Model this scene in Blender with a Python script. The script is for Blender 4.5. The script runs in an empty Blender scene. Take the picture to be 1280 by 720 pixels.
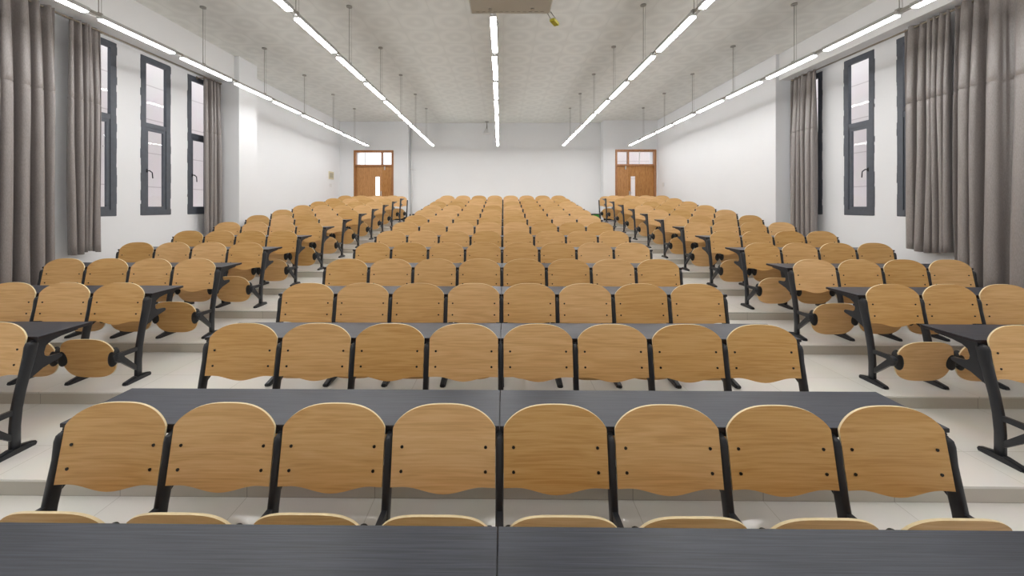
import bpy, bmesh, math, random
from mathutils import Vector, Matrix
random.seed(7)
C = bpy.context.scene.collection
PI = math.pi

# ------------------------------------------------------------------ constants (metres, y = distance from camera)
CAMZ = 1.815
W = 0.52            # seat pitch
D = 0.934           # row pitch
RISE = 0.1083
P1 = 1.795          # post base of first row
CEIL = CAMZ + 3.18
XL, XR = -6.13, 6.07      # window walls
XBL, XBR = -5.69, 5.76    # beams above the windows
XCL, XCR = -5.59, 5.69    # columns
YB = 15.25                # back wall
def floor_z(n): return RISE * (min(n, 13) - 1)

# ------------------------------------------------------------------ materials
def srgb(r, g, b):
    f = lambda c: ((c/255+0.055)/1.055)**2.4 if c/255 > 0.04045 else c/255/12.92
    return (f(r), f(g), f(b), 1)

def new_mat(name):
    m = bpy.data.materials.new(name); m.use_nodes = True
    nt = m.node_tree; b = nt.nodes['Principled BSDF']
    return m, nt, b

def simple(name, col, rough=0.5, metal=0.0, spec=0.5, noise=0.0, nscale=8.0, bump=0.0):
    m, nt, b = new_mat(name)
    b.inputs['Base Color'].default_value = col
    b.inputs['Roughness'].default_value = rough
    b.inputs['Metallic'].default_value = metal
    b.inputs['Specular IOR Level'].default_value = spec
    tc = nt.nodes.new('ShaderNodeTexCoord')
    n = nt.nodes.new('ShaderNodeTexNoise'); n.inputs['Scale'].default_value = nscale; n.inputs['Detail'].default_value = 4
    nt.links.new(tc.outputs['Object'], n.inputs['Vector'])
    mix = nt.nodes.new('ShaderNodeMixRGB'); mix.blend_type = 'MULTIPLY'
    mix.inputs[0].default_value = noise
    mix.inputs[1].default_value = col
    nt.links.new(n.outputs['Color'], mix.inputs[2])
    r = nt.nodes.new('ShaderNodeValToRGB')
    r.color_ramp.elements[0].position = 0.3; r.color_ramp.elements[0].color = (0.55, 0.55, 0.55, 1)
    r.color_ramp.elements[1].position = 0.7
    nt.links.new(n.outputs['Fac'], r.inputs['Fac'])
    nt.links.new(r.outputs['Color'], mix.inputs[2])
    nt.links.new(mix.outputs['Color'], b.inputs['Base Color'])
    if bump:
        bp = nt.nodes.new('ShaderNodeBump'); bp.inputs['Strength'].default_value = bump; bp.inputs['Distance'].default_value = 0.01
        nt.links.new(n.outputs['Fac'], bp.inputs['Height']); nt.links.new(bp.outputs['Normal'], b.inputs['Normal'])
    return m

def wood(name, dark, mid, light, rough=0.38, axis_scale=(1.2, 9.0, 15.0), per_object=True, spec=0.45):
    m, nt, b = new_mat(name)
    N = nt.nodes.new; L = nt.links.new
    tc = N('ShaderNodeTexCoord')
    oi = N('ShaderNodeObjectInfo')
    off = N('ShaderNodeVectorMath'); off.operation = 'SCALE'; off.inputs[0].default_value = (31, 17, 53)
    L(oi.outputs['Random'], off.inputs['Scale'])
    add = N('ShaderNodeVectorMath'); add.operation = 'ADD'
    L(tc.outputs['Object'], add.inputs[0])
    if per_object: L(off.outputs[0], add.inputs[1])
    mp = N('ShaderNodeMapping'); mp.inputs['Scale'].default_value = axis_scale
    L(add.outputs[0], mp.inputs['Vector'])
    n1 = N('ShaderNodeTexNoise'); n1.inputs['Scale'].default_value = 1.0; n1.inputs['Detail'].default_value = 3; n1.inputs['Distortion'].default_value = 0.6
    L(mp.outputs[0], n1.inputs['Vector'])
    mp2 = N('ShaderNodeMapping'); mp2.inputs['Scale'].default_value = tuple(s*f for s, f in zip(axis_scale, (3, 9, 9)))
    L(add.outputs[0], mp2.inputs['Vector'])
    n2 = N('ShaderNodeTexNoise'); n2.inputs['Scale'].default_value = 1.0; n2.inputs['Detail'].default_value = 2
    L(mp2.outputs[0], n2.inputs['Vector'])
    # band pattern from first noise
    mul = N('ShaderNodeMath'); mul.operation = 'MULTIPLY'; mul.inputs[1].default_value = 26.0
    L(n1.outputs['Fac'], mul.inputs[0])
    sn = N('ShaderNodeMath'); sn.operation = 'SINE'; L(mul.outputs[0], sn.inputs[0])
    m1 = N('ShaderNodeMath'); m1.operation = 'MULTIPLY_ADD'; m1.inputs[1].default_value = 0.11; L(sn.outputs[0], m1.inputs[0])
    L(n2.outputs['Fac'], m1.inputs[2])
    r = N('ShaderNodeValToRGB'); e = r.color_ramp.elements
    e[0].position = 0.22; e[0].color = dark
    e[1].position = 0.80; e[1].color = light
    k = e.new(0.5); k.color = mid
    L(m1.outputs[0], r.inputs['Fac'])
    hs = N('ShaderNodeHueSaturation')
    mr = N('ShaderNodeMapRange'); mr.inputs['To Min'].default_value = 0.88; mr.inputs['To Max'].default_value = 1.08
    L(oi.outputs['Random'], mr.inputs['Value']); L(mr.outputs[0], hs.inputs['Value'])
    mr2 = N('ShaderNodeMapRange'); mr2.inputs['To Min'].default_value = 1.04; mr2.inputs['To Max'].default_value = 0.92
    L(oi.outputs['Random'], mr2.inputs['Value']); L(mr2.outputs[0], hs.inputs['Saturation'])
    L(r.outputs['Color'], hs.inputs['Color'])
    L(hs.outputs['Color'], b.inputs['Base Color'])
    b.inputs['Roughness'].default_value = rough
    b.inputs['Specular IOR Level'].default_value = spec
    return m

M = {}
M['wood'] = wood('beech plywood face', srgb(205, 156, 92), srgb(218, 172, 108), srgb(226, 184, 124))
M['edge'] = simple('pale plywood edge', srgb(236, 216, 172), 0.5, noise=0.2, nscale=60)
M['black'] = simple('black powder coated steel', srgb(36, 38, 43), 0.38, 0.0, 0.5, noise=0.25, nscale=40)
M['plastic'] = simple('black plastic', srgb(13, 13, 15), 0.55, noise=0.2, nscale=50)
M['bolt'] = simple('dark bolt head', srgb(22, 16, 12), 0.45, 0.3)
M['white'] = simple('white wall paint', srgb(236, 237, 239), 0.75, spec=0.2, noise=0.03, nscale=1.5)
M['beam'] = simple('off white wall paint', srgb(232, 232, 232), 0.75, spec=0.2, noise=0.03, nscale=1.5)
M['lampbody'] = simple('white lamp housing', srgb(186, 186, 184), 0.4, noise=0.05)
M['wire'] = simple('grey suspension rod', srgb(158, 155, 148), 0.5)
M['winframe'] = simple('dark grey painted window frame', srgb(84, 89, 98), 0.5, noise=0.35, nscale=14)
M['handle'] = simple('dark metal handle', srgb(38, 38, 42), 0.35, 0.6)
M['chrome'] = simple('brushed steel', srgb(190, 188, 184), 0.28, 0.9)
M['doorwood'] = wood('door veneer', srgb(164, 112, 60), srgb(184, 130, 74), srgb(196, 144, 88), 0.45, (14, 14, 1.0))
M['doorframe'] = wood('door frame veneer', srgb(142, 92, 52), srgb(164, 110, 64), srgb(178, 124, 76), 0.45, (14, 14, 1.0))
M['skirting'] = simple('black skirting', srgb(24, 24, 28), 0.4)
M['green'] = simple('green sign face', srgb(70, 150, 60), 0.4)
M['projector'] = simple('taupe projector casing', srgb(204, 202, 194), 0.35, 0.15, noise=0.08, nscale=5)
M['yellow'] = simple('yellow tag', srgb(206, 196, 60), 0.5)
M['beige'] = simple('beige notice', srgb(208, 198, 168), 0.6)
M['paper'] = simple('grey notice print', srgb(170, 164, 142), 0.6)
M['switch'] = simple('white plastic', srgb(225, 225, 225), 0.4)
M['gap_shade'] = simple('painted step edge shadow', srgb(70, 66, 60), 0.6)  # dark colour for the shadow line at the top of each riser
M['brass'] = simple('pewter rod', srgb(150, 140, 125), 0.3, 0.8)

def tile_mat(name, col, joint, sx, sy, rough, plane='xy', rvar=0.06, mortar=0.0025):
    m, nt, b = new_mat(name); N = nt.nodes.new; L = nt.links.new
    tc = N('ShaderNodeTexCoord')
    vec = tc.outputs['Object']
    if plane == 'xz':
        s = N('ShaderNodeSeparateXYZ'); c = N('ShaderNodeCombineXYZ'); L(vec, s.inputs[0])
        L(s.outputs['X'], c.inputs['X']); L(s.outputs['Z'], c.inputs['Y']); vec = c.outputs[0]
    if plane == 'yz':
        s = N('ShaderNodeSeparateXYZ'); c = N('ShaderNodeCombineXYZ'); L(vec, s.inputs[0])
        L(s.outputs['Y'], c.inputs['X']); L(s.outputs['Z'], c.inputs['Y']); vec = c.outputs[0]
    br = N('ShaderNodeTexBrick'); br.offset = 0.0
    br.inputs['Color1'].default_value = col
    br.inputs['Color2'].default_value = tuple(c*0.95 for c in col[:3]) + (1,)
    br.inputs['Mortar'].default_value = joint
    br.inputs['Scale'].default_value = 1.0
    br.inputs['Mortar Size'].default_value = mortar
    br.inputs['Brick Width'].default_value = sx
    br.inputs['Row Height'].default_value = sy
    L(vec, br.inputs['Vector'])
    n = N('ShaderNodeTexNoise'); n.inputs['Scale'].default_value = 2.5; n.inputs['Detail'].default_value = 5
    L(tc.outputs['Object'], n.inputs['Vector'])
    mr = N('ShaderNodeMapRange'); mr.inputs['To Min'].default_value = max(0.02, rough-rvar); mr.inputs['To Max'].default_value = rough+rvar
    L(n.outputs['Fac'], mr.inputs['Value']); L(mr.outputs[0], b.inputs['Roughness'])
    mx = N('ShaderNodeMixRGB'); mx.blend_type = 'MULTIPLY'; mx.inputs[0].default_value = 0.10
    L(br.outputs['Color'], mx.inputs[1]); L(n.outputs['Color'], mx.inputs[2])
    L(mx.outputs[0], b.inputs['Base Color'])
    return m
M['floor'] = tile_mat('glossy cream floor tile', srgb(240, 237, 230), srgb(212, 208, 198), 0.8, 0.94, 0.16)
M['riser'] = tile_mat('beige riser tile', srgb(206, 200, 188), srgb(160, 154, 142), 0.8, 5.0, 0.3, 'xz')
M['facade'] = tile_mat('pinkish facade tile', srgb(236, 226, 224), srgb(200, 188, 186), 1.2, 0.75, 0.6, 'yz', mortar=0.01)

def ceiling_mat():
    m, nt, b = new_mat('patterned ceiling tile'); N = nt.nodes.new; L = nt.links.new
    tc = N('ShaderNodeTexCoord')
    sc = N('ShaderNodeVectorMath'); sc.operation = 'SCALE'; sc.inputs['Scale'].default_value = 1/0.6
    L(tc.outputs['Object'], sc.inputs[0])
    fr = N('ShaderNodeVectorMath'); fr.operation = 'FRACTION'; L(sc.outputs[0], fr.inputs[0])
    sb = N('ShaderNodeVectorMath'); sb.operation = 'SUBTRACT'; sb.inputs[1].default_value = (0.5, 0.5, 0.0); L(fr.outputs[0], sb.inputs[0])
    ab = N('ShaderNodeVectorMath'); ab.operation = 'ABSOLUTE'; L(sb.outputs[0], ab.inputs[0])
    s = N('ShaderNodeSeparateXYZ'); L(ab.outputs[0], s.inputs[0])
    # raised round pillow in each tile, plus a joint line
    x2 = N('ShaderNodeMath'); x2.operation = 'MULTIPLY'; L(s.outputs['X'], x2.inputs[0]); L(s.outputs['X'], x2.inputs[1])
    y2 = N('ShaderNodeMath'); y2.operation = 'MULTIPLY_ADD'; L(s.outputs['Y'], y2.inputs[0]); L(s.outputs['Y'], y2.inputs[1]); L(x2.outputs[0], y2.inputs[2])
    rr = N('ShaderNodeMath'); rr.operation = 'SQRT'; L(y2.outputs[0], rr.inputs[0])
    ring = N('ShaderNodeMath'); ring.operation = 'MULTIPLY'; ring.inputs[1].default_value = 15.0; L(rr.outputs[0], ring.inputs[0])
    cs = N('ShaderNodeMath'); cs.operation = 'COSINE'; L(ring.outputs[0], cs.inputs[0])
    mxx = N('ShaderNodeMath'); mxx.operation = 'MAXIMUM'; L(s.outputs['X'], mxx.inputs[0]); L(s.outputs['Y'], mxx.inputs[1])
    jt = N('ShaderNodeMath'); jt.operation = 'GREATER_THAN'; jt.inputs[1].default_value = 0.488; L(mxx.outputs[0], jt.inputs[0])
    h = N('ShaderNodeMath'); h.operation = 'MULTIPLY_ADD'; h.inputs[1].default_value = -1.2; L(jt.outputs[0], h.inputs[0]); L(cs.outputs[0], h.inputs[2])
    bp = N('ShaderNodeBump'); bp.inputs['Strength'].default_value = 0.10; bp.inputs['Distance'].default_value = 0.02
    L(h.outputs[0], bp.inputs['Height']); L(bp.outputs['Normal'], b.inputs['Normal'])
    r = N('ShaderNodeMapRange'); r.inputs['From Min'].default_value = -1; r.inputs['From Max'].default_value = 1
    L(h.outputs[0], r.inputs['Value'])
    cr = N('ShaderNodeValToRGB'); cr.color_ramp.elements[0].color = srgb(219, 219, 214); cr.color_ramp.elements[1].color = srgb(227, 227, 222)
    L(r.outputs[0], cr.inputs['Fac']); L(cr.outputs['Color'], b.inputs['Base Color'])
    b.inputs['Roughness'].default_value = 0.55; b.inputs['Specular IOR Level'].default_value = 0.3
    return m
M['ceiling'] = ceiling_mat()

def desk_mat():
    m, nt, b = new_mat('dark woodgrain laminate'); N = nt.nodes.new; L = nt.links.new
    tc = N('ShaderNodeTexCoord')
    mp = N('ShaderNodeMapping'); mp.inputs['Scale'].default_value = (4, 190, 190); L(tc.outputs['Object'], mp.inputs['Vector'])
    n = N('ShaderNodeTexNoise'); n.inputs['Scale'].default_value = 1; n.inputs['Detail'].default_value = 3; L(mp.outputs[0], n.inputs['Vector'])
    n2 = N('ShaderNodeTexNoise'); n2.inputs['Scale'].default_value = 3.0; n2.inputs['Detail'].default_value = 5; L(tc.outputs['Object'], n2.inputs['Vector'])
    r = N('ShaderNodeValToRGB'); r.color_ramp.elements[0].position = 0.3; r.color_ramp.elements[0].color = srgb(40, 44, 54)
    r.color_ramp.elements[1].position = 0.7; r.color_ramp.elements[1].color = srgb(64, 69, 82)
    L(n.outputs['Fac'], r.inputs['Fac'])
    mx = N('ShaderNodeMixRGB'); mx.blend_type = 'MULTIPLY'; mx.inputs[0].default_value = 0.35
    L(r.outputs['Color'], mx.inputs[1]); L(n2.outputs['Fac'], mx.inputs[2]); L(mx.outputs[0], b.inputs['Base Color'])
    bp = N('ShaderNodeBump'); bp.inputs['Strength'].default_value = 0.25; bp.inputs['Distance'].default_value = 0.002
    L(n.outputs['Fac'], bp.inputs['Height']); L(bp.outputs['Normal'], b.inputs['Normal'])
    mr = N('ShaderNodeMapRange'); mr.inputs['To Min'].default_value = 0.30; mr.inputs['To Max'].default_value = 0.48
    L(n2.outputs['Fac'], mr.inputs['Value']); L(mr.outputs[0], b.inputs['Roughness'])
    b.inputs['Specular IOR Level'].default_value = 0.5
    return m
M['desk'] = desk_mat()
M['deskedge'] = simple('black desk edging', srgb(30, 24, 30), 0.35)

def curtain_mat():
    m, nt, b = new_mat('taupe blackout fabric'); N = nt.nodes.new; L = nt.links.new
    tc = N('ShaderNodeTexCoord')
    mp = N('ShaderNodeMapping'); mp.inputs['Scale'].default_value = (60, 60, 12); L(tc.outputs['Object'], mp.inputs['Vector'])
    n = N('ShaderNodeTexNoise'); n.inputs['Scale'].default_value = 3; n.inputs['Detail'].default_value = 3; L(mp.outputs[0], n.inputs['Vector'])
    r = N('ShaderNodeValToRGB'); r.color_ramp.elements[0].position = 0.3; r.color_ramp.elements[0].color = srgb(132, 124, 121)
    r.color_ramp.elements[1].position = 0.7; r.color_ramp.elements[1].color = srgb(150, 143, 140)
    L(n.outputs['Fac'], r.inputs['Fac']); L(r.outputs['Color'], b.inputs['Base Color'])
    b.inputs['Roughness'].default_value = 0.36; b.inputs['Specular IOR Level'].default_value = 0.75
    b.inputs['Sheen Weight'].default_value = 0.15
    return m
M['curtain'] = curtain_mat()

def emit(name, col, s):
    m, nt, b = new_mat(name)
    b.inputs['Base Color'].default_value = (0.9, 0.9, 0.9, 1)
    b.inputs['Emission Color'].default_value = col
    b.inputs['Emission Strength'].default_value = s
    return m
M['lamp'] = emit('lit lamp diffuser', (1.0, 0.99, 0.98, 1), 38.5)

def glass_mat():
    m, nt, b = new_mat('window glass'); N = nt.nodes.new; L = nt.links.new
    out = nt.nodes['Material Output']
    tr = N('ShaderNodeBsdfTransparent'); tr.inputs[0].default_value = (0.95, 0.96, 0.96, 1)
    gl = N('ShaderNodeBsdfGlossy'); gl.inputs['Roughness'].default_value = 0.03
    fr = N('ShaderNodeFresnel'); fr.inputs['IOR'].default_value = 1.5
    mx = N('ShaderNodeMixShader'); geo = N('ShaderNodeNewGeometry'); inv = N('ShaderNodeMath'); inv.operation = 'SUBTRACT'; inv.inputs[0].default_value = 1.0; L(geo.outputs['Backfacing'], inv.inputs[1]); mu = N('ShaderNodeMath'); mu.operation = 'MULTIPLY'; L(fr.outputs[0], mu.inputs[0]); L(inv.outputs[0], mu.inputs[1]); L(mu.outputs[0], mx.inputs[0]); L(tr.outputs[0], mx.inputs[1]); L(gl.outputs[0], mx.inputs[2])
    L(mx.outputs[0], out.inputs['Surface'])
    return m
M['glass'] = glass_mat()

# ------------------------------------------------------------------ mesh helpers
def box(bm, x0, x1, y0, y1, z0, z1, mat=0, bev=0.0):
    mtx = Matrix.Translation(((x0+x1)/2, (y0+y1)/2, (z0+z1)/2)) @ Matrix.Diagonal((abs(x1-x0), abs(y1-y0), abs(z1-z0), 1))
    r = bmesh.ops.create_cube(bm, size=1.0, matrix=mtx)
    vs = r['verts']
    fs = set(f for v in vs for f in v.link_faces)
    for f in fs: f.material_index = mat
    if bev:
        es = list(set(e for v in vs for e in v.link_edges))
        q = bmesh.ops.bevel(bm, geom=es, offset=bev, segments=2, affect='EDGES', profile=0.5)
        for f in q['faces']: f.material_index = mat

def cyl(bm, p0, p1, r, seg=10, mat=0, r2=None):
    p0, p1 = Vector(p0), Vector(p1); d = p1-p0
    q = Vector((0, 0, 1)).rotation_difference(d.normalized())
    mtx = Matrix.Translation((p0+p1)/2) @ q.to_matrix().to_4x4()
    res = bmesh.ops.create_cone(bm, cap_ends=True, segments=seg, radius1=r, radius2=r if r2 is None else r2, depth=d.length, matrix=mtx)
    for f in set(f for v in res['verts'] for f in v.link_faces):
        f.material_index = mat
        if len(f.verts) == 4: f.smooth = True

def prism_yz(bm, pts, x0, x1, mat=0):
    a = [bm.verts.new((x0, y, z)) for y, z in pts]
    b = [bm.verts.new((x1, y, z)) for y, z in pts]
    n = len(pts)
    fs = [bm.faces.new(a), bm.faces.new(b[::-1])]
    for i in range(n):
        fs.append(bm.faces.new((a[i], b[i], b[(i+1) % n], a[(i+1) % n])))
    for f in fs: f.material_index = mat
    bmesh.ops.recalc_face_normals(bm, faces=fs)

def obj(name, bm, mats, parent=None, loc=None):
    me = bpy.data.meshes.new(name)
    bm.to_mesh(me); bm.free()
    if not isinstance(mats, (list, tuple)): mats = [mats]
    for m in mats: me.materials.append(m)
    o = bpy.data.objects.new(name, me); C.objects.link(o)
    if parent: o.parent = parent
    if loc: o.location = loc
    return o

def empty(name, loc=(0, 0, 0)):
    o = bpy.data.objects.new(name, None); C.objects.link(o); o.location = loc; o.empty_display_size = 0.1
    return o

def tag(o, label, cat, group=None):
    o['label'] = label; o['category'] = cat
    if group: o['group'] = group
    return o

def struct(name, bm, mats, label=None):
    o = obj(name, bm, mats); o['kind'] = 'structure'
    if label: o['label'] = label
    return o

def copy_tree(o, parent=None):
    c = o.copy(); C.objects.link(c)
    if parent: c.parent = parent
    for ch in list(o.children): copy_tree(ch, c)
    return c

def del_tree(o):
    for ch in list(o.children): del_tree(ch)
    bpy.data.objects.remove(o)

# ------------------------------------------------------------------ room shell
bm = bmesh.new()
def tread(y0, y1, z):      # tile slab with a small overhang at the front
    box(bm, XL-0.05, XR+0.05, y0-0.012, y1, z-0.014, z, 0)
y_r = lambda n: 2.48 + D*(n-2)        # front edge of tier n
box(bm, XL-0.05, XR+0.05, -3.2, YB+0.3, -0.22, -0.014, 1)
tread(-3.2, y_r(2)+0.02, 0.0)
for n in range(2, 14):
    z = floor_z(n); ye = y_r(n+1) if n < 13 else YB+0.3
    box(bm, XL-0.05, XR+0.05, y_r(n), YB+0.3, floor_z(n-1)-0.014, z-0.014-0.006, 1)
    box(bm, XL-0.05, XR+0.05, y_r(n)-0.001, ye, z-0.020, z-0.014, 2)  # thin dark strip painting the shadow gap under the tread edge
    tread(y_r(n), ye+0.02, z)
struct('floor', bm, [M['floor'], M['riser'], M['gap_shade']], 'glossy cream tiled floor rising in low steps')

bm = bmesh.new(); box(bm, XL-0.2, XR+0.2, -3.2, YB+0.2, CEIL, CEIL+0.15)
struct('ceiling', bm, M['ceiling'], 'grey white patterned tile ceiling')

def wall_with_holes(name, x0, x1, y0, y1, z0, z1, holes, mat, axis='y', label=None):
    """slab normal to x (axis='y': holes as (ya,yb,za,zb)) or normal to y (axis='x')."""
    bm = bmesh.new()
    a0, a1 = (y0, y1) if axis == 'y' else (x0, x1)
    ua = sorted(set([a0, a1] + [h[0] for h in holes] + [h[1] for h in holes]))
    for i in range(len(ua)-1):
        u0, u1 = ua[i], ua[i+1]
        hz = sorted([(h[2], h[3]) for h in holes if h[0] <= u0+1e-6 and h[1] >= u1-1e-6])
        z = z0
        for (ha, hb) in hz + [(z1, z1)]:
            if ha - z > 1e-6:
                if axis == 'y': box(bm, x0, x1, u0, u1, z, ha)
                else: box(bm, u0, u1, y0, y1, z, ha)
            z = hb
    return struct(name, bm, mat, label)

WZ0, WZ1 = 1.675, 4.38
winL = [(5.66, 6.26), (6.71, 7.29), (7.71, 8.30)]
winR = [(5.62, 6.22), (6.62, 7.18), (7.69, 8.26)]
wall_with_holes('wall_left', XL-0.12, XL, -3.2, YB, -0.2, CEIL, [(a, b, WZ0, WZ1) for a, b in winL], M['white'], label='white wall with tall narrow windows, left side')
wall_with_holes('wall_right', XR, XR+0.12, -3.2, YB, -0.2, CEIL, [(a, b, WZ0, WZ1) for a, b in winR], M['white'], label='white wall with tall narrow windows, right side')
YCL0, YCL1, YCR0 = 8.40, 9.02, 8.42
bm = bmesh.new(); box(bm, XL+0.001, XBL, -3.0, YCL0, 4.445, CEIL-0.001); struct('trim_1', bm, M['beam'], 'white ceiling beam above the left windows')
bm = bmesh.new(); box(bm, XBR, XR-0.001, -3.0, YCR0, 4.445, CEIL-0.001); struct('trim_2', bm, M['beam'], 'white ceiling beam above the right windows')
bm = bmesh.new(); box(bm, XL+0.001, XCL, YCL0, YCL1, -0.05, CEIL-0.001); struct('trim_3', bm, M['white'], 'square white column past the left windows')
bm = bmesh.new(); box(bm, XCR, XR-0.001, YCR0, YB, -0.05, CEIL-0.001); struct('trim_4', bm, M['white'], 'thick white wall section past the right windows')
YDL, YDR = 14.92, 14.82
JL, JR = -3.58, 3.70
FB = floor_z(13)
DL = (-5.60, -4.11); DR = (4.13, 5.64); DTOP = 3.915
bm = bmesh.new(); box(bm, JL-0.2, JR+0.2, YB, YB+0.25, -0.2, CEIL); struct('wall_back', bm, M['white'], 'white back wall')
wall_with_holes('wall_back_left', XL, JL, YDL, YB+0.25, -0.2, CEIL, [(DL[0], DL[1], FB, DTOP)], M['white'], 'x')
wall_with_holes('wall_back_right', JR, XR, YDR, YB+0.25, -0.2, CEIL, [(DR[0], DR[1], FB, DTOP)], M['white'], 'x')
bm = bmesh.new(); box(bm, XL-0.2, XR+0.2, -3.4, -3.2, -0.2, CEIL); struct('wall_front', bm, M['white'])
bm = bmesh.new(); box(bm, JL, JR, YB-0.015, YB, FB, FB+0.22); struct('baseboard_back', bm, M['skirting'])
for nm, a, b, dd, y in (('baseboard_left', XL, JL, DL, YDL), ('baseboard_right', JR, XCR, DR, YDR)):
    bm = bmesh.new(); box(bm, a, dd[0], y-0.015, y, FB, FB+0.12); box(bm, dd[1], b, y-0.015, y, FB, FB+0.12)
    struct(nm, bm, M['skirting'])
# facades seen through the glass
bm = bmesh.new(); box(bm, XL-1.95, XL-1.75, 1.0, 22.0, -2.0, 5.6); struct('wall_exterior_left', bm, M['facade'])
bm = bmesh.new(); box(bm, XR+1.75, XR+1.95, 1.0, 22.0, -2.0, 5.6); struct('wall_exterior_right', bm, M['facade'])
bm = bmesh.new(); box(bm, 3.4, 6.6, 17.2, 17.3, 0.5, 4.6); struct('wall_corridor', bm, M['facade'])

# ------------------------------------------------------------------ windows
def window(idx, side, a, b, label):
    X = XL if side < 0 else XR
    s = side
    def xx(d): return X + s*d        # d metres outwards of the wall face
    def bx(bm, d0, d1, y0, y1, z0, z1, bev=0.0): box(bm, min(xx(d0), xx(d1)), max(xx(d0), xx(d1)), y0, y1, z0, z1, 0, bev)
    bm = bmesh.new()
    zm = 3.215; f = 0.085
    d0, d1 = -0.006, 0.045
    bx(bm, d0, d1, a, a+f, WZ0, WZ1); bx(bm, d0, d1, b-f, b, WZ0, WZ1)
    bx(bm, d0, d1, a+f, b-f, WZ0, WZ0+f); bx(bm, d0, d1, a+f, b-f, WZ1-f, WZ1)
    bx(bm, d0+.004, d1, a+f, b-f, zm-0.04, zm+0.04)
    # ragged painted border on the plaster around the frame
    rnd = random.Random(idx)
    for (ya, yb) in ((a-0.012, a+0.002), (b-0.002, b+0.012)):
        z = WZ0-0.01
        while z < WZ1:
            h = rnd.uniform(0.05, 0.2); e = rnd.uniform(-0.006, 0.010)
            if ya < a: bx(bm, -0.003, 0.0, ya-e, yb, z, min(z+h, WZ1+0.01))
            else: bx(bm, -0.003, 0.0, ya, yb+e, z, min(z+h, WZ1+0.01))
            z += h
    bx(bm, -0.003, 0.0, a, b, WZ0-0.014, WZ0+0.002); bx(bm, -0.003, 0.0, a, b, WZ1-0.002, WZ1+0.012)
    w = struct('window_%d' % idx, bm, M['winframe'], label)
    bm = bmesh.new(); g = 0.055
    y0, y1, z0, z1 = a+f-0.004, b-f+0.004, WZ0+f-0.004, zm-0.036
    bx(bm, 0.006, 0.042, y0, y0+g, z0, z1); bx(bm, 0.006, 0.042, y1-g, y1, z0, z1)
    bx(bm, 0.006, 0.042, y0+g, y1-g, z0, z0+g); bx(bm, 0.006, 0.042, y0+g, y1-g, z1-g, z1)
    sash = obj('sash', bm, M['winframe'], w)
    bm = bmesh.new(); bx(bm, 0.020, 0.026, a+f, b-f, zm+0.04, WZ1-f); obj('pane', bm, M['glass'], w)
    bm = bmesh.new(); bx(bm, 0.020, 0.026, y0+g, y1-g, z0+g, z1-g); obj('pane', bm, M['glass'], sash)
    bm = bmesh.new(); hy = y0+g*0.5; hz = 2.43
    bx(bm, -0.004, 0.008, hy-0.014, hy+0.014, hz-0.03, hz+0.03, 0.003)
    cyl(bm, (xx(0.01), hy, hz), (xx(-0.04), hy, hz), 0.009)
    cyl(bm, (xx(-0.04), hy-0.004, hz+0.004), (xx(-0.05), hy+0.045, hz-0.03), 0.009)
    cyl(bm, (xx(-0.05), hy+0.045, hz-0.03), (xx(-0.05), hy+0.055, hz-0.13), 0.008)
    obj('window_handle', bm, M['handle'], sash)
window(1, -1, *winL[0], 'tall narrow left window partly behind the bunched curtain')
window(2, -1, *winL[1], 'tall narrow left window standing clear of the curtains')
window(3, -1, *winL[2], 'tall narrow left window beside the white column')
window(4, 1, *winR[0], 'tall narrow right window mostly behind the bunched curtain')
window(5, 1, *winR[1], 'tall narrow right window standing clear of the curtains')
window(6, 1, *winR[2], 'tall narrow right window behind the far curtain')

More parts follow.
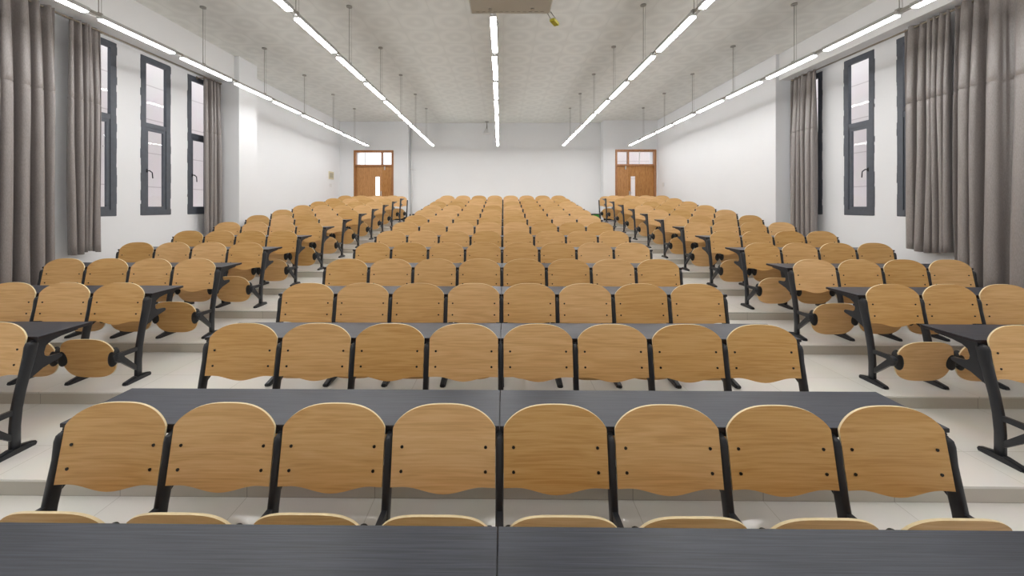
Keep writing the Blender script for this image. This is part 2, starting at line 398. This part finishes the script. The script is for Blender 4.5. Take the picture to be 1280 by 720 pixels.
# ------------------------------------------------------------------ doors
def door(idx, x0, x1, yf, seam, gx0, gx1, mull2, hx, label):
    y0, y1 = yf-0.02, yf+0.16
    bm = bmesh.new(); f = 0.075
    box(bm, x0, x0+f, y0, y1, FB, DTOP, 0, 0.006); box(bm, x1-f, x1, y0, y1, FB, DTOP, 0, 0.006)
    box(bm, x0+f, x1-f, y0, y1, DTOP-f, DTOP, 0); zt = 3.345
    box(bm, x0+f, x1-f, y0+0.01, y1, zt-0.03, zt+0.03, 0)
    box(bm, seam-0.025, seam+0.025, y0+0.02, y1, zt+0.03, DTOP-f, 0)
    d = struct('door_%d' % idx, bm, M['doorframe'], label)
    bm = bmesh.new(); box(bm, x0+f, x1-f, yf+0.06, yf+0.066, zt+0.03, DTOP-f); obj('transom_pane', bm, M['glass'], d)
    bm = bmesh.new(); box(bm, mull2-0.012, mull2+0.012, yf+0.03, yf+0.09, zt+0.03, DTOP-f); obj('transom_bar', bm, M['switch'], d)
    def leaf(xa, xb, glass):
        bm = bmesh.new(); ya, yb = yf+0.05, yf+0.095
        if glass:
            g0, g1 = gx0, gx1; zb_, zt_ = 2.05, 2.93
            box(bm, xa, g0, ya, yb, FB+0.008, zt-0.03); box(bm, g1, xb, ya, yb, FB+0.008, zt-0.03)
            box(bm, g0, g1, ya, yb, FB+0.008, zb_); box(bm, g0, g1, ya, yb, zt_, zt-0.03)
        else: box(bm, xa, xb, ya, yb, FB+0.008, zt-0.03)
        lf = obj('door_leaf', bm, M['doorwood'], d)
        if glass:
            bm = bmesh.new(); box(bm, g0, g1, ya+0.02, ya+0.026, zb_, zt_); obj('vision_pane', bm, M['glass'], lf)
            bm = bmesh.new(); box(bm, hx-0.02, hx+0.02, ya-0.008, ya, 2.21, 2.39, 0, 0.004)
            cyl(bm, (hx, ya-0.005, 2.32), (hx, ya-0.05, 2.32), 0.012); sg = 1 if gx0 > hx else -1
            cyl(bm, (hx, ya-0.05, 2.32), (hx+sg*0.11, ya-0.05, 2.32), 0.011)
            obj('door_handle', bm, M['chrome'], lf)
    a, b = x0+f, x1-f
    leaf(a, seam-0.002, gx0 < seam); leaf(seam+0.002, b, gx0 > seam)
    bm = bmesh.new(); cxx = seam + (0.10 if seam > (x0+x1)/2 else -0.10)
    box(bm, cxx-0.02, cxx+0.02, yf+0.0, yf+0.05, zt-0.16, zt-0.02, 0, 0.004); obj('door_closer', bm, M['chrome'], d)
door(1, DL[0], DL[1], YDL, -4.55, -4.81, -4.64, -5.20, -4.59, 'brown wooden double door with bright transom, back left corner')
door(2, DR[0], DR[1], YDR, 4.62, 4.72, 4.89, 5.05, 4.67, 'brown wooden double door with pinkish transom, back right corner')

# ------------------------------------------------------------------ seat parts
def panel_mesh(hw, ztop, zbot, yfun, thick, nu=26, nv=6):
    """bent plywood panel. outline z between zbot(u), ztop(u); y surface yfun(u,z); front faces -y. mat0 face, mat1 edge"""
    bm = bmesh.new()
    us = [math.sin(PI*(i/nu-0.5)) for i in range(nu+1)]
    grid = {}
    for i, u in enumerate(us):
        a, b = zbot(u), ztop(u)
        for j in range(nv+1):
            z = a+(b-a)*j/nv; y = yfun(u, z)
            grid[i, j, 0] = bm.verts.new((u*hw, y, z)); grid[i, j, 1] = bm.verts.new((u*hw, y+thick, z))
    for i in range(nu):
        for j in range(nv):
            f = bm.faces.new((grid[i, j, 0], grid[i+1, j, 0], grid[i+1, j+1, 0], grid[i, j+1, 0])); f.smooth = True
            f = bm.faces.new((grid[i, j, 1], grid[i, j+1, 1], grid[i+1, j+1, 1], grid[i+1, j, 1])); f.smooth = True
    def edge(p, q):
        f = bm.faces.new((grid[p+(0,)], grid[p+(1,)], grid[q+(1,)], grid[q+(0,)])); f.material_index = 1
    for i in range(nu):
        edge((i, 0), (i+1, 0)); edge((i+1, nv), (i, nv))
    for j in range(nv):
        edge((0, j+1), (0, j)); edge((nu, j), (nu, j+1))
    bmesh.ops.recalc_face_normals(bm, faces=bm.faces[:])
    # sharp edge between face and edge band
    for e in bm.edges:
        if len(e.link_faces) == 2 and e.link_faces[0].material_index != e.link_faces[1].material_index: e.smooth = False
    return bm

LEAN = 0.19
def back_y(u, z): return 0.030 + LEAN*(z-0.516) + 0.012*(1-u*u)
def back_top(u): return 0.773 + 0.099*max(0.0, 1-abs(u)**2.8)**0.75
def back_bot(u): return 0.527 - 0.034*(0.5+0.5*math.cos(PI*min(1, abs(u)/0.80)))
def seat_top(u): return 0.275 + 0.172*max(0.0, 1-abs(u)**3.4)**(1/2.5)
def seat_bot(u): return 0.275 - 0.185*max(0.0, 1-abs(u)**3.4)**(1/2.5)
def seat_y(u, z): return -0.20 - 0.20*(z-0.275) - 0.012*(1-u*u)

def make_chair(detail):
    root = empty('tip_up_chair')
    bk = obj('backrest', panel_mesh(0.2405, back_top, back_bot, back_y, 0.011), [M['wood'], M['edge']], root)
    st = obj('seat', panel_mesh(0.240, seat_top, seat_bot, seat_y, 0.013), [M['wood'], M['edge']], root)
    if detail >= 1:
        for sx in (-1, 1):
            bm = bmesh.new()
            x = sx*0.220
            mtx = Matrix.Translation((x, -0.192, 0.277)) @ Matrix.Rotation(-0.18, 4, 'X') @ Matrix.Diagonal((0.040, 0.036, 0.084, 1))
            bmesh.ops.create_uvsphere(bm, u_segments=14, v_segments=10, radius=1.0, matrix=mtx)
            for f in bm.faces: f.smooth = True
            cyl(bm, (x, -0.19, 0.277), (sx*0.246, -0.19, 0.277), 0.024, 12)
            obj('hinge_cap', bm, M['plastic'], st)
    if detail >= 2:
        for sx in (-1, 1):
            for z in (0.592, 0.694):
                bm = bmesh.new(); u = 0.195/0.2405; y = back_y(u, z)
                cyl(bm, (sx*0.195, y-0.004, z), (sx*0.195, y+0.002, z), 0.0075, 10, r2=0.006)
                obj('bolt', bm, M['bolt'], bk)
        bm = bmesh.new()
        for z in (0.592, 0.694):
            y = back_y(1, z)+0.017
            box(bm, -0.241, 0.241, y-0.002, y+0.005, z-0.014, z+0.014)
        obj('back_rail', bm, M['black'], root)
    return root

# ------------------------------------------------------------------ legs and desks
def post_bm():
    bm = bmesh.new()
    path = [(-0.002, 0.02, .030), (-0.002, 0.18, .030), (0.008, 0.30, .031), (0.030, 0.42, .031), (0.056, 0.53, .033), (0.082, 0.63, .036), (0.094, 0.71, .040), (0.098, 0.734, .036), (0.099, 0.742, .024)]
    rings = []
    for k, (y, z, hd) in enumerate(path):
        hx = 0.0185 if k < 7 else (0.015 if k == 7 else 0.009)
        ring = []
        for i in range(14):
            t = 2*PI*i/14; c, s = math.cos(t), math.sin(t)
            p = 0.6
            ring.append(bm.verts.new((hx*math.copysign(abs(c)**p, c), y + hd*math.copysign(abs(s)**p, s), z)))
        rings.append(ring)
    for a, b in zip(rings, rings[1:]):
        for i in range(14):
            f = bm.faces.new((a[i], a[(i+1) % 14], b[(i+1) % 14], b[i])); f.smooth = True
    bm.faces.new(rings[0][::-1]); bm.faces.new(rings[-1])
    return bm
def add_foot(bm):
    pts = [(-0.138, 0.0), (-0.144, 0.010), (-0.135, 0.026), (-0.04, 0.044), (0.04, 0.044), (0.110, 0.028), (0.120, 0.012), (0.115, 0.0)]
    prism_yz(bm, pts, -0.024, 0.024)
    es = [e for e in bm.edges if abs(e.verts[0].co.x - e.verts[1].co.x) < 1e-6 and max(e.verts[0].co.z, e.verts[1].co.z) > 0.005 and abs(abs(e.verts[0].co.x)-0.024) < 1e-6 and e.verts[0].co.z < 0.05 and e.verts[1].co.z < 0.05]
    bmesh.ops.bevel(bm, geom=es, offset=0.009, segments=2, affect='EDGES')
def add_seat_bracket(bm):
    prism_yz(bm, [(-0.015, 0.305), (-0.19, 0.312), (-0.19, 0.272), (-0.015, 0.272)], -0.012, 0.012)
    prism_yz(bm, [(-0.015, 0.128), (-0.155, 0.275), (-0.19, 0.262), (-0.19, 0.238), (-0.175, 0.225), (-0.015, 0.085)], -0.012, 0.012)
    cyl(bm, (-0.024, -0.19, 0.285), (0.024, -0.19, 0.285), 0.030, 14)
    prism_yz(bm, [(-0.14, 0.312), (-0.205, 0.312), (-0.225, 0.285), (-0.215, 0.245), (-0.19, 0.225), (-0.15, 0.245)], -0.0135, 0.0135)
def add_desk_bracket(bm):
    top = [(0.09, 0.744), (0.40, 0.744), (0.40, 0.734), (0.28, 0.722), (0.215, 0.708), (0.180, 0.684), (0.166, 0.640), (0.170, 0.615), (0.190, 0.598), (0.275, 0.592), (0.288, 0.582), (0.286, 0.568), (0.270, 0.560), (0.16, 0.528), (0.06, 0.47), (0.05, 0.52), (0.075, 0.63)]
    # split into convex strips
    a = top
    prism_yz(bm, [a[0], a[1], a[2], a[3], a[4], a[16]], -0.011, 0.011)
    prism_yz(bm, [a[16], a[4], a[5], a[6], a[15]], -0.011, 0.011)
    prism_yz(bm, [a[15], a[6], a[7], a[8], a[13], a[14]], -0.011, 0.011)
    prism_yz(bm, [a[8], a[9], a[10], a[11], a[12], a[13]], -0.011, 0.011)

def mk(fn):
    bm = bmesh.new(); fn(bm); return bm
def make_leg(detail, desk=True):
    bm = post_bm()
    if detail == 0:
        add_foot(bm); add_seat_bracket(bm)
        if desk: add_desk_bracket(bm)
        return obj('leg', bm, M['black'])
    leg = obj('leg', bm, M['black'])
    obj('foot', mk(add_foot), M['black'], leg)
    obj('seat_bracket', mk(add_seat_bracket), M['black'], leg)
    if desk: obj('desk_bracket', mk(add_desk_bracket), M['black'], leg)
    return leg
LEGS = {(d, k): make_leg(d, k) for d in (0, 1) for k in (True, False)}

def make_desk(first_x, last_x, legs_x, detail, desk=True):
    root = empty('bench_desk' if desk else 'seat_frame')
    if desk:
        bm = bmesh.new()
        box(bm, first_x, last_x, 0.105, 0.480, 0.751, 0.772, 0, 0.003)
        for f in bm.faces:
            if abs(f.normal.z) < 0.5: f.material_index = 1
        obj('desktop', bm, [M['desk'], M['deskedge']], root)
        bm = bmesh.new(); box(bm, first_x+0.01, last_x-0.01, 0.108, 0.128, 0.728, 0.746, 0); box(bm, first_x+0.01, last_x-0.01, 0.11, 0.46, 0.745, 0.751, 0)
        obj('under_frame', bm, M['black'], root)
    for x in legs_x:
        l = copy_tree(LEGS[detail, desk], root); l.location.x = x
    return root

PROTO = {}
for d in (0, 1):
    for k in (True, False):
        PROTO['left', d, k] = make_desk(-2.08-0.035, -0.0015, [-2.08, -1.56, -1.04, -0.52, 0.0], d, k)
        PROTO['right', d, k] = make_desk(0.0015, 2.08+0.035, [0.52, 1.04, 1.56, 2.08], d, k)
        PROTO['side', d, k] = make_desk(-0.035, 2.08+0.035, [0.0, 0.52, 1.04, 1.56, 2.08], d, k)
CH = {d: make_chair(d) for d in (0, 1, 2)}
CX = -0.018                      # centre seam
SL0 = -3.375 - 2.08               # left block starts (outer end)
SR0 = 3.345                       # right block starts (aisle end)

ORD = ['front', 'second', 'third', 'fourth', 'fifth', 'sixth', 'seventh']
def rowname(k, total=13):        # k = 0 is the front row
    if k < 7: return ORD[k] + ' row'
    b = total-1-k
    return 'last row' if b == 0 else ORD[b] + ' row from back'
POS8 = ['leftmost', 'second from left', 'third from left', 'fourth from left', 'fourth from right', 'third from right', 'second from right', 'rightmost']
POS4 = ['beside the aisle', 'second from the aisle', 'third from the aisle', 'at the outer end']

# centre block
for n in range(1, 14):
    y = P1 + D*(n-1); z = floor_z(n); rn = rowname(n-1)
    det = 2 if n <= 6 else (1 if n <= 9 else 0)
    for i in range(8):
        c = copy_tree(CH[det]); c.location = (CX + (i-3.5)*W, y, z)
        tag(c, 'beech plywood tip-up chair %s in %s of centre block' % (POS8[i], rn), 'chair', 'tip-up chairs of the centre block')
        for ch in c.children:
            if ch.name.startswith('seat'):
                if n == 1: ch.location = (0, 0.030, 0.142)
                j = random.uniform(-0.02, 0.02); ch.location.z += j*0.15
    for side in ('left', 'right'):
        dk = copy_tree(PROTO[side, 1 if n <= 7 else 0, n < 13]); dk.location = (CX, y, z)
        if n == 1:
            for lg in dk.children:
                for ch in lg.children:
                    if ch.name.startswith('seat_bracket'): ch.location = (0, 0.022, 0.138)
        if n < 13: tag(dk, 'dark woodgrain bench desk behind %s of centre block, %s half' % (rn, side), 'desk', 'bench desks of the centre block')
        else: tag(dk, 'black steel seat frame under last row of centre block, %s half' % side, 'seat frame', 'seat frames of the last rows')
for side in ('left', 'right'):
    dk = copy_tree(PROTO[side, 1, True]); dk.location = (CX, 0.825, 0.0)
    tag(dk, 'dark woodgrain bench desk in the foreground, %s of the seam' % side, 'desk', 'bench desks of the centre block')

# side blocks
for side in ('left', 'right'):
    x0 = SL0 if side == 'left' else SR0
    for n in range(2, 15):
        y = P1 + D*(n-1); z = floor_z(n); rn = rowname(n-2)
        det = 2 if n <= 7 else 1
        for i in range(4):
            pos = POS4[3-i] if side == 'left' else POS4[i]
            c = copy_tree(CH[det]); c.location = (x0 + (i+0.5)*W, y, z)
            tag(c, 'beech plywood tip-up chair %s, %s of %s block' % (pos, rn, side), 'chair', 'tip-up chairs of the %s block' % side)
            for ch in c.children:
                if ch.name.startswith('seat'): ch.location.z += random.uniform(-0.004, 0.004)
        dk = copy_tree(PROTO['side', 1 if n <= 9 else 0, n < 14]); dk.location = (x0, y, z)
        if n < 14: tag(dk, 'dark woodgrain bench desk behind %s of %s block' % (rn, side), 'desk', 'bench desks of the %s block' % side)
        else: tag(dk, 'black steel seat frame under last row of %s block' % side, 'seat frame', 'seat frames of the last rows')
for p in list(PROTO.values()) + list(CH.values()) + list(LEGS.values()): del_tree(p)

# ------------------------------------------------------------------ pendant lamps
LP = 1.22
LZ = CAMZ + 2.215
LROWS = [(-4.77, 'leftmost'), (-2.43, 'second from left'), (-0.115, 'centre'), (2.22, 'second from right'), (4.58, 'rightmost')]
ORDL = ['farthest', 'second farthest', 'third farthest', 'fourth farthest', 'fifth farthest', 'sixth farthest', 'seventh farthest', 'eighth farthest', 'ninth farthest', 'added unseen tenth farthest', 'added unseen eleventh farthest', 'added unseen nearest']
lamp_bm = bmesh.new(); box(lamp_bm, -0.038, 0.038, -0.540, 0.540, 0.006, 0.055, 0, 0.004)
lamp0 = empty('pendant_lamp')
obj('housing', lamp_bm, M['lampbody'], lamp0)
bm = bmesh.new(); box(bm, -0.035, 0.035, -0.515, 0.515, -0.010, 0.008, 0, 0.004); obj('diffuser', bm, M['lamp'], lamp0)
bm = bmesh.new(); box(bm, -0.022, 0.022, 0.54, 0.68, 0.012, 0.05); obj('joint', bm, M['wire'], lamp0)
def rod_bm():
    bm = bmesh.new(); h = CEIL-LZ
    cyl(bm, (0, 0, 0.05), (0, 0, h), 0.0045, 6); cyl(bm, (0.035, 0.0, 0.05), (0.03, 0, h), 0.002, 5)
    cyl(bm, (0, 0, h-0.02), (0, 0, h-0.001), 0.045, 12)
    box(bm, -0.03, 0.03, -0.025, 0.025, 0.045, 0.07)
    return bm
rod0 = obj('suspension_rod', rod_bm(), M['wire'])
rods = [4.67 + 1.655*k for k in range(-3, 7)]
for x, nm in LROWS:
    for j in range(12):  # lamps nearest the camera are out of view, added to brighten the front
        y0 = 4.60 + LP*(j-4)
        if nm == 'centre' and j in (2, 3): continue
        l = copy_tree(lamp0); l.location = (x-0.009*(y0-4.0), y0+LP/2, LZ-0.005*(y0-4.0))
        tag(l, 'white linear pendant lamp, %s of the %s row' % (ORDL[11-j], nm if nm == 'centre' or nm.endswith('most') else nm+' lamp'), 'lamp', 'linear pendant lamps')
        for ry in rods:
            if y0 <= ry < y0+LP and nm != 'centre':
                r = rod0.copy(); C.objects.link(r); r.parent = l; r.location = (0, ry-(y0+LP/2), 0); r.scale.z = (CEIL-l.location.z)/(CEIL-LZ)
        if nm == 'centre':
            r = rod0.copy(); C.objects.link(r); r.parent = l; r.location = (0, 0.50, 0); r.scale.z = (CEIL-l.location.z)/(CEIL-LZ)
del_tree(lamp0); bpy.data.objects.remove(rod0)

# ------------------------------------------------------------------ projector
pz = CAMZ + 1.50
pj = empty('projector', (0.05, 2.89, pz)); tag(pj, 'taupe ceiling projector hanging at the top centre of the hall', 'projector')
bm = bmesh.new(); box(bm, -0.305, 0.315, -0.23, 0.235, 0.0, 0.16, 0, 0.012); obj('casing', bm, M['projector'], pj)
bm = bmesh.new()
for i in range(12): box(bm, -0.26+0.045*i, -0.235+0.045*i, 0.19, 0.194, -0.0015, 0.001)
obj('vent', bm, M['wire'], pj)
bm = bmesh.new()
for sx, sy in ((-0.15, .15), (0.17, .15), (0.0, -0.18)): cyl(bm, (sx, sy, -0.008), (sx, sy, 0.002), 0.014, 12)
obj('foot', bm, M['chrome'], pj)
bm = bmesh.new(); cyl(bm, (0.15, -0.26, 0.08), (0.15, -0.22, 0.08), 0.05, 20); obj('lens', bm, M['plastic'], pj)
bm = bmesh.new(); cyl(bm, (0, 0, 0.155), (0, 0, CEIL-pz-0.02), 0.025, 14); cyl(bm, (0, 0, CEIL-pz-0.02), (0, 0, CEIL-pz-0.001), 0.09, 18); obj('mount_pole', bm, M['lampbody'], pj)
bm = bmesh.new(); cyl(bm, (0.29, 0.23, 0.010), (0.335, 0.32, -0.008), 0.0035, 6); cyl(bm, (0.318, 0.225, 0.012), (0.365, 0.30, -0.004), 0.0035, 6)
cb = obj('cable', bm, M['wire'], pj)
bm = bmesh.new(); box(bm, -0.022, 0.022, -0.05, 0.05, -0.012, 0.012, 0, 0.004); tg = obj('tag', bm, M['yellow'], cb, (0.362, 0.345, -0.012)); tg.rotation_euler = (0, 0, -0.5)

# ------------------------------------------------------------------ curtains and rods
def curtain(name, side, y0, y1, zb, nf, amp, seed, label, x=5.9, hem=True, flare=0.0, group='taupe curtains'):
    rnd = random.Random(seed)
    ph = [rnd.uniform(0, 6.28) for _ in range(6)]; am = [rnd.uniform(0.6, 1.3) for _ in range(nf+2)]
    wd = [rnd.uniform(0.6, 1.5) for _ in range(nf)]; tot = sum(wd); edges = [0]
    for w_ in wd: edges.append(edges[-1]+w_/tot)
    zt = 4.41; hz = 3.30
    zs = sorted(set([zb + (zt-zb)*k/26 for k in range(27)] + ([hz-0.012, hz-0.004, hz+0.004, hz+0.012] if hem else [])))
    nu = nf*12
    bm = bmesh.new(); g = []
    for z in zs:
        t = (zt-z)/(zt-zb); row = []
        for i in range(nu+1):
            s = i/nu
            k = min(nf-1, max(j for j in range(nf) if edges[j] <= s+1e-9))
            loc = (s-edges[k])/(edges[k+1]-edges[k])
            a = amp*(am[k]*(1-loc)+am[k+1]*loc)*(0.55+0.45*min(1, t*3))
            th = 2*PI*loc + 0.30*math.sin(ph[0]+2.5*t+1.7*k)
            fold = math.sin(th); fold = math.copysign(abs(fold)**0.85, fold)
            dx = a*fold + 0.012*math.sin(9*s+ph[1]+2.5*t) + 0.006*math.sin(31*s+ph[2]+6*t)
            lam = (y1-y0)*(edges[k+1]-edges[k])
            dy = -0.13*lam*min(1, t*4+0.3)*math.sin(2*th) + 0.012*math.sin(ph[4]+4*t+5*s)*t
            if hem and abs(z-hz) < 0.006: dx -= 0.007
            yy = y0 + (y1-y0)*s
            yy = (y0+y1)/2 + (yy-(y0+y1)/2)*(1+flare*t)
            zz = z + (0.02*math.sin(7*s+ph[5]) if z == zs[0] else 0)
            row.append(bm.verts.new((side*(x-dx), yy+dy, zz)))
        g.append(row)
    for a, b in zip(g, g[1:]):
        for i in range(nu):
            f = bm.faces.new((a[i], a[i+1], b[i+1], b[i])); f.smooth = True
    o = obj(name, bm, M['curtain']); tag(o, label, 'curtain', group)
    md = o.modifiers.new('cloth thickness', 'SOLIDIFY'); md.thickness = 0.003
    return o
curtain('curtain', -1, 3.75, 5.17, 0.62, 9, 0.095, 3, 'wide taupe curtain hanging at the left edge of the picture', x=5.88)
curtain('curtain', -1, 5.40, 5.83, 1.16, 5, 0.070, 11, 'bunched taupe curtain covering part of the nearest left window', x=5.93, flare=0.05)
curtain('curtain', -1, 7.93, 8.37, 0.95, 4, 0.075, 5, 'taupe curtain bunched against the left column', x=5.97, flare=0.10)
curtain('curtain', 1, 3.75, 5.24, 0.62, 8, 0.10, 21, 'wide taupe curtain hanging at the right edge of the picture', x=5.86)
curtain('curtain', 1, 5.32, 5.94, 1.19, 6, 0.075, 8, 'bunched taupe curtain covering most of the nearest right window', x=5.90)
curtain('curtain', 1, 7.62, 8.25, 0.95, 5, 0.075, 14, 'taupe curtain bunched against the right column', x=5.90, flare=0.05)
def rod(side, y0, y1, label, x=5.9):
    r = empty('curtain_rod', (side*x, (y0+y1)/2, 4.38)); tag(r, label, 'curtain rod', 'curtain rods')
    h = (y1-y0)/2
    bm = bmesh.new(); cyl(bm, (0, -h, 0), (0, h, 0), 0.013, 12); obj('pole', bm, M['brass'], r)
    for s in (-1, 1):
        bm = bmesh.new(); bmesh.ops.create_uvsphere(bm, u_segments=12, v_segments=8, radius=0.024, matrix=Matrix.Translation((0, s*h, 0))); obj('finial', bm, M['brass'], r)
    for yy in (-h*0.85, 0.0, h*0.85):
        bm = bmesh.new(); wx = side*(abs(XL if side < 0 else XR)-x)
        cyl(bm, (0, yy, 0.0), (wx, yy, 0), 0.009, 8); box(bm, min(wx-side*0.01, wx), max(wx-side*0.01, wx), yy-0.02, yy+0.02, -0.03, 0.03); obj('wall_bracket', bm, M['brass'], r)
rod(-1, 3.4, 8.3, 'metal curtain rod above the left windows', 5.91)
rod(1, 3.4, 8.2, 'metal curtain rod above the right windows', 5.88)

# ------------------------------------------------------------------ things on the back walls
bm = bmesh.new(); cyl(bm, (-3.50, 15.20, FB), (-3.50, 15.20, CEIL), 0.028, 10)
cyl(bm, (-3.50, 15.20, 3.22), (-3.30, 15.20, 3.22), 0.012, 8); cyl(bm, (-3.50, 15.20, 3.18), (-3.50, 15.20, 3.26), 0.045, 10)
tag(obj('wall_pipe', bm, M['switch']), 'thin white vertical pipe in the corner right of the left door', 'pipe')
bm = bmesh.new(); box(bm, XL, XL+0.02, 13.95, 14.35, 2.78, 3.05, 0, 0.004)
nb = obj('wall_notice', bm, M['beige']); tag(nb, 'small beige framed notice on the left wall near the door', 'notice')
bm = bmesh.new(); box(bm, XL+0.02, XL+0.023, 14.0, 14.3, 2.83, 3.0); obj('print', bm, M['paper'], nb)
bm = bmesh.new(); box(bm, XL, XL+0.015, 14.05, 14.2, 2.50, 2.62, 0, 0.003); tag(obj('wall_switch', bm, M['switch']), 'white wall switch below the beige notice', 'switch')
bm = bmesh.new(); box(bm, XCR-0.015, XCR, 14.2, 14.35, 2.52, 2.66, 0, 0.003); tag(obj('wall_switch', bm, M['switch']), 'white wall switch right of the right door', 'switch')
bm = bmesh.new(); box(bm, 3.36, 3.66, YB-0.06, YB-0.018, FB+0.06, FB+0.20, 0); box(bm, 3.36, 3.66, YB-0.065, YB-0.016, FB+0.20, FB+0.235, 1)
tag(obj('low_wall_sign', bm, [M['green'], M['skirting']]), 'small green sign low on the back wall beside the right aisle', 'sign')
dc = empty('ceiling_speaker', (-0.62, 15.0, CEIL)); tag(dc, 'small pale bracketed device hanging from the ceiling at the back wall', 'speaker')
bm = bmesh.new(); cyl(bm, (0, 0, -0.02), (0, 0, -0.001), 0.07, 14); cyl(bm, (0, 0, -0.27), (0, 0, -0.02), 0.018, 8); obj('stem', bm, M['wire'], dc)
bm = bmesh.new(); cyl(bm, (0, 0, -0.46), (0, 0, -0.27), 0.15, 16, r2=0.05); obj('body', bm, M['beam'], dc)

# ------------------------------------------------------------------ world, camera
w = bpy.data.worlds.new('World'); bpy.context.scene.world = w; w.use_nodes = True
bg = w.node_tree.nodes['Background']; bg.inputs['Color'].default_value = (0.93, 0.96, 1.0, 1); bg.inputs['Strength'].default_value = 2.1

cam = bpy.data.cameras.new('camera'); co = bpy.data.objects.new('camera', cam); C.objects.link(co)
cam.sensor_width = 36; cam.lens = 500/1280*36
cam.shift_x = (640-624)/1280; cam.shift_y = -(360-258)/1280
cam.clip_start = 0.05
co.location = (0, 0, CAMZ); co.rotation_euler = (PI/2, 0, math.radians(0.6))
sc = bpy.context.scene; sc.camera = co
sc.view_settings.view_transform = 'Standard'; sc.view_settings.look = 'None'; sc.view_settings.exposure = 0.0
sc.cycles.max_bounces = 8; sc.cycles.diffuse_bounces = 5; sc.cycles.glossy_bounces = 4; sc.cycles.transparent_max_bounces = 8
sc.cycles.sample_clamp_indirect = 6.0
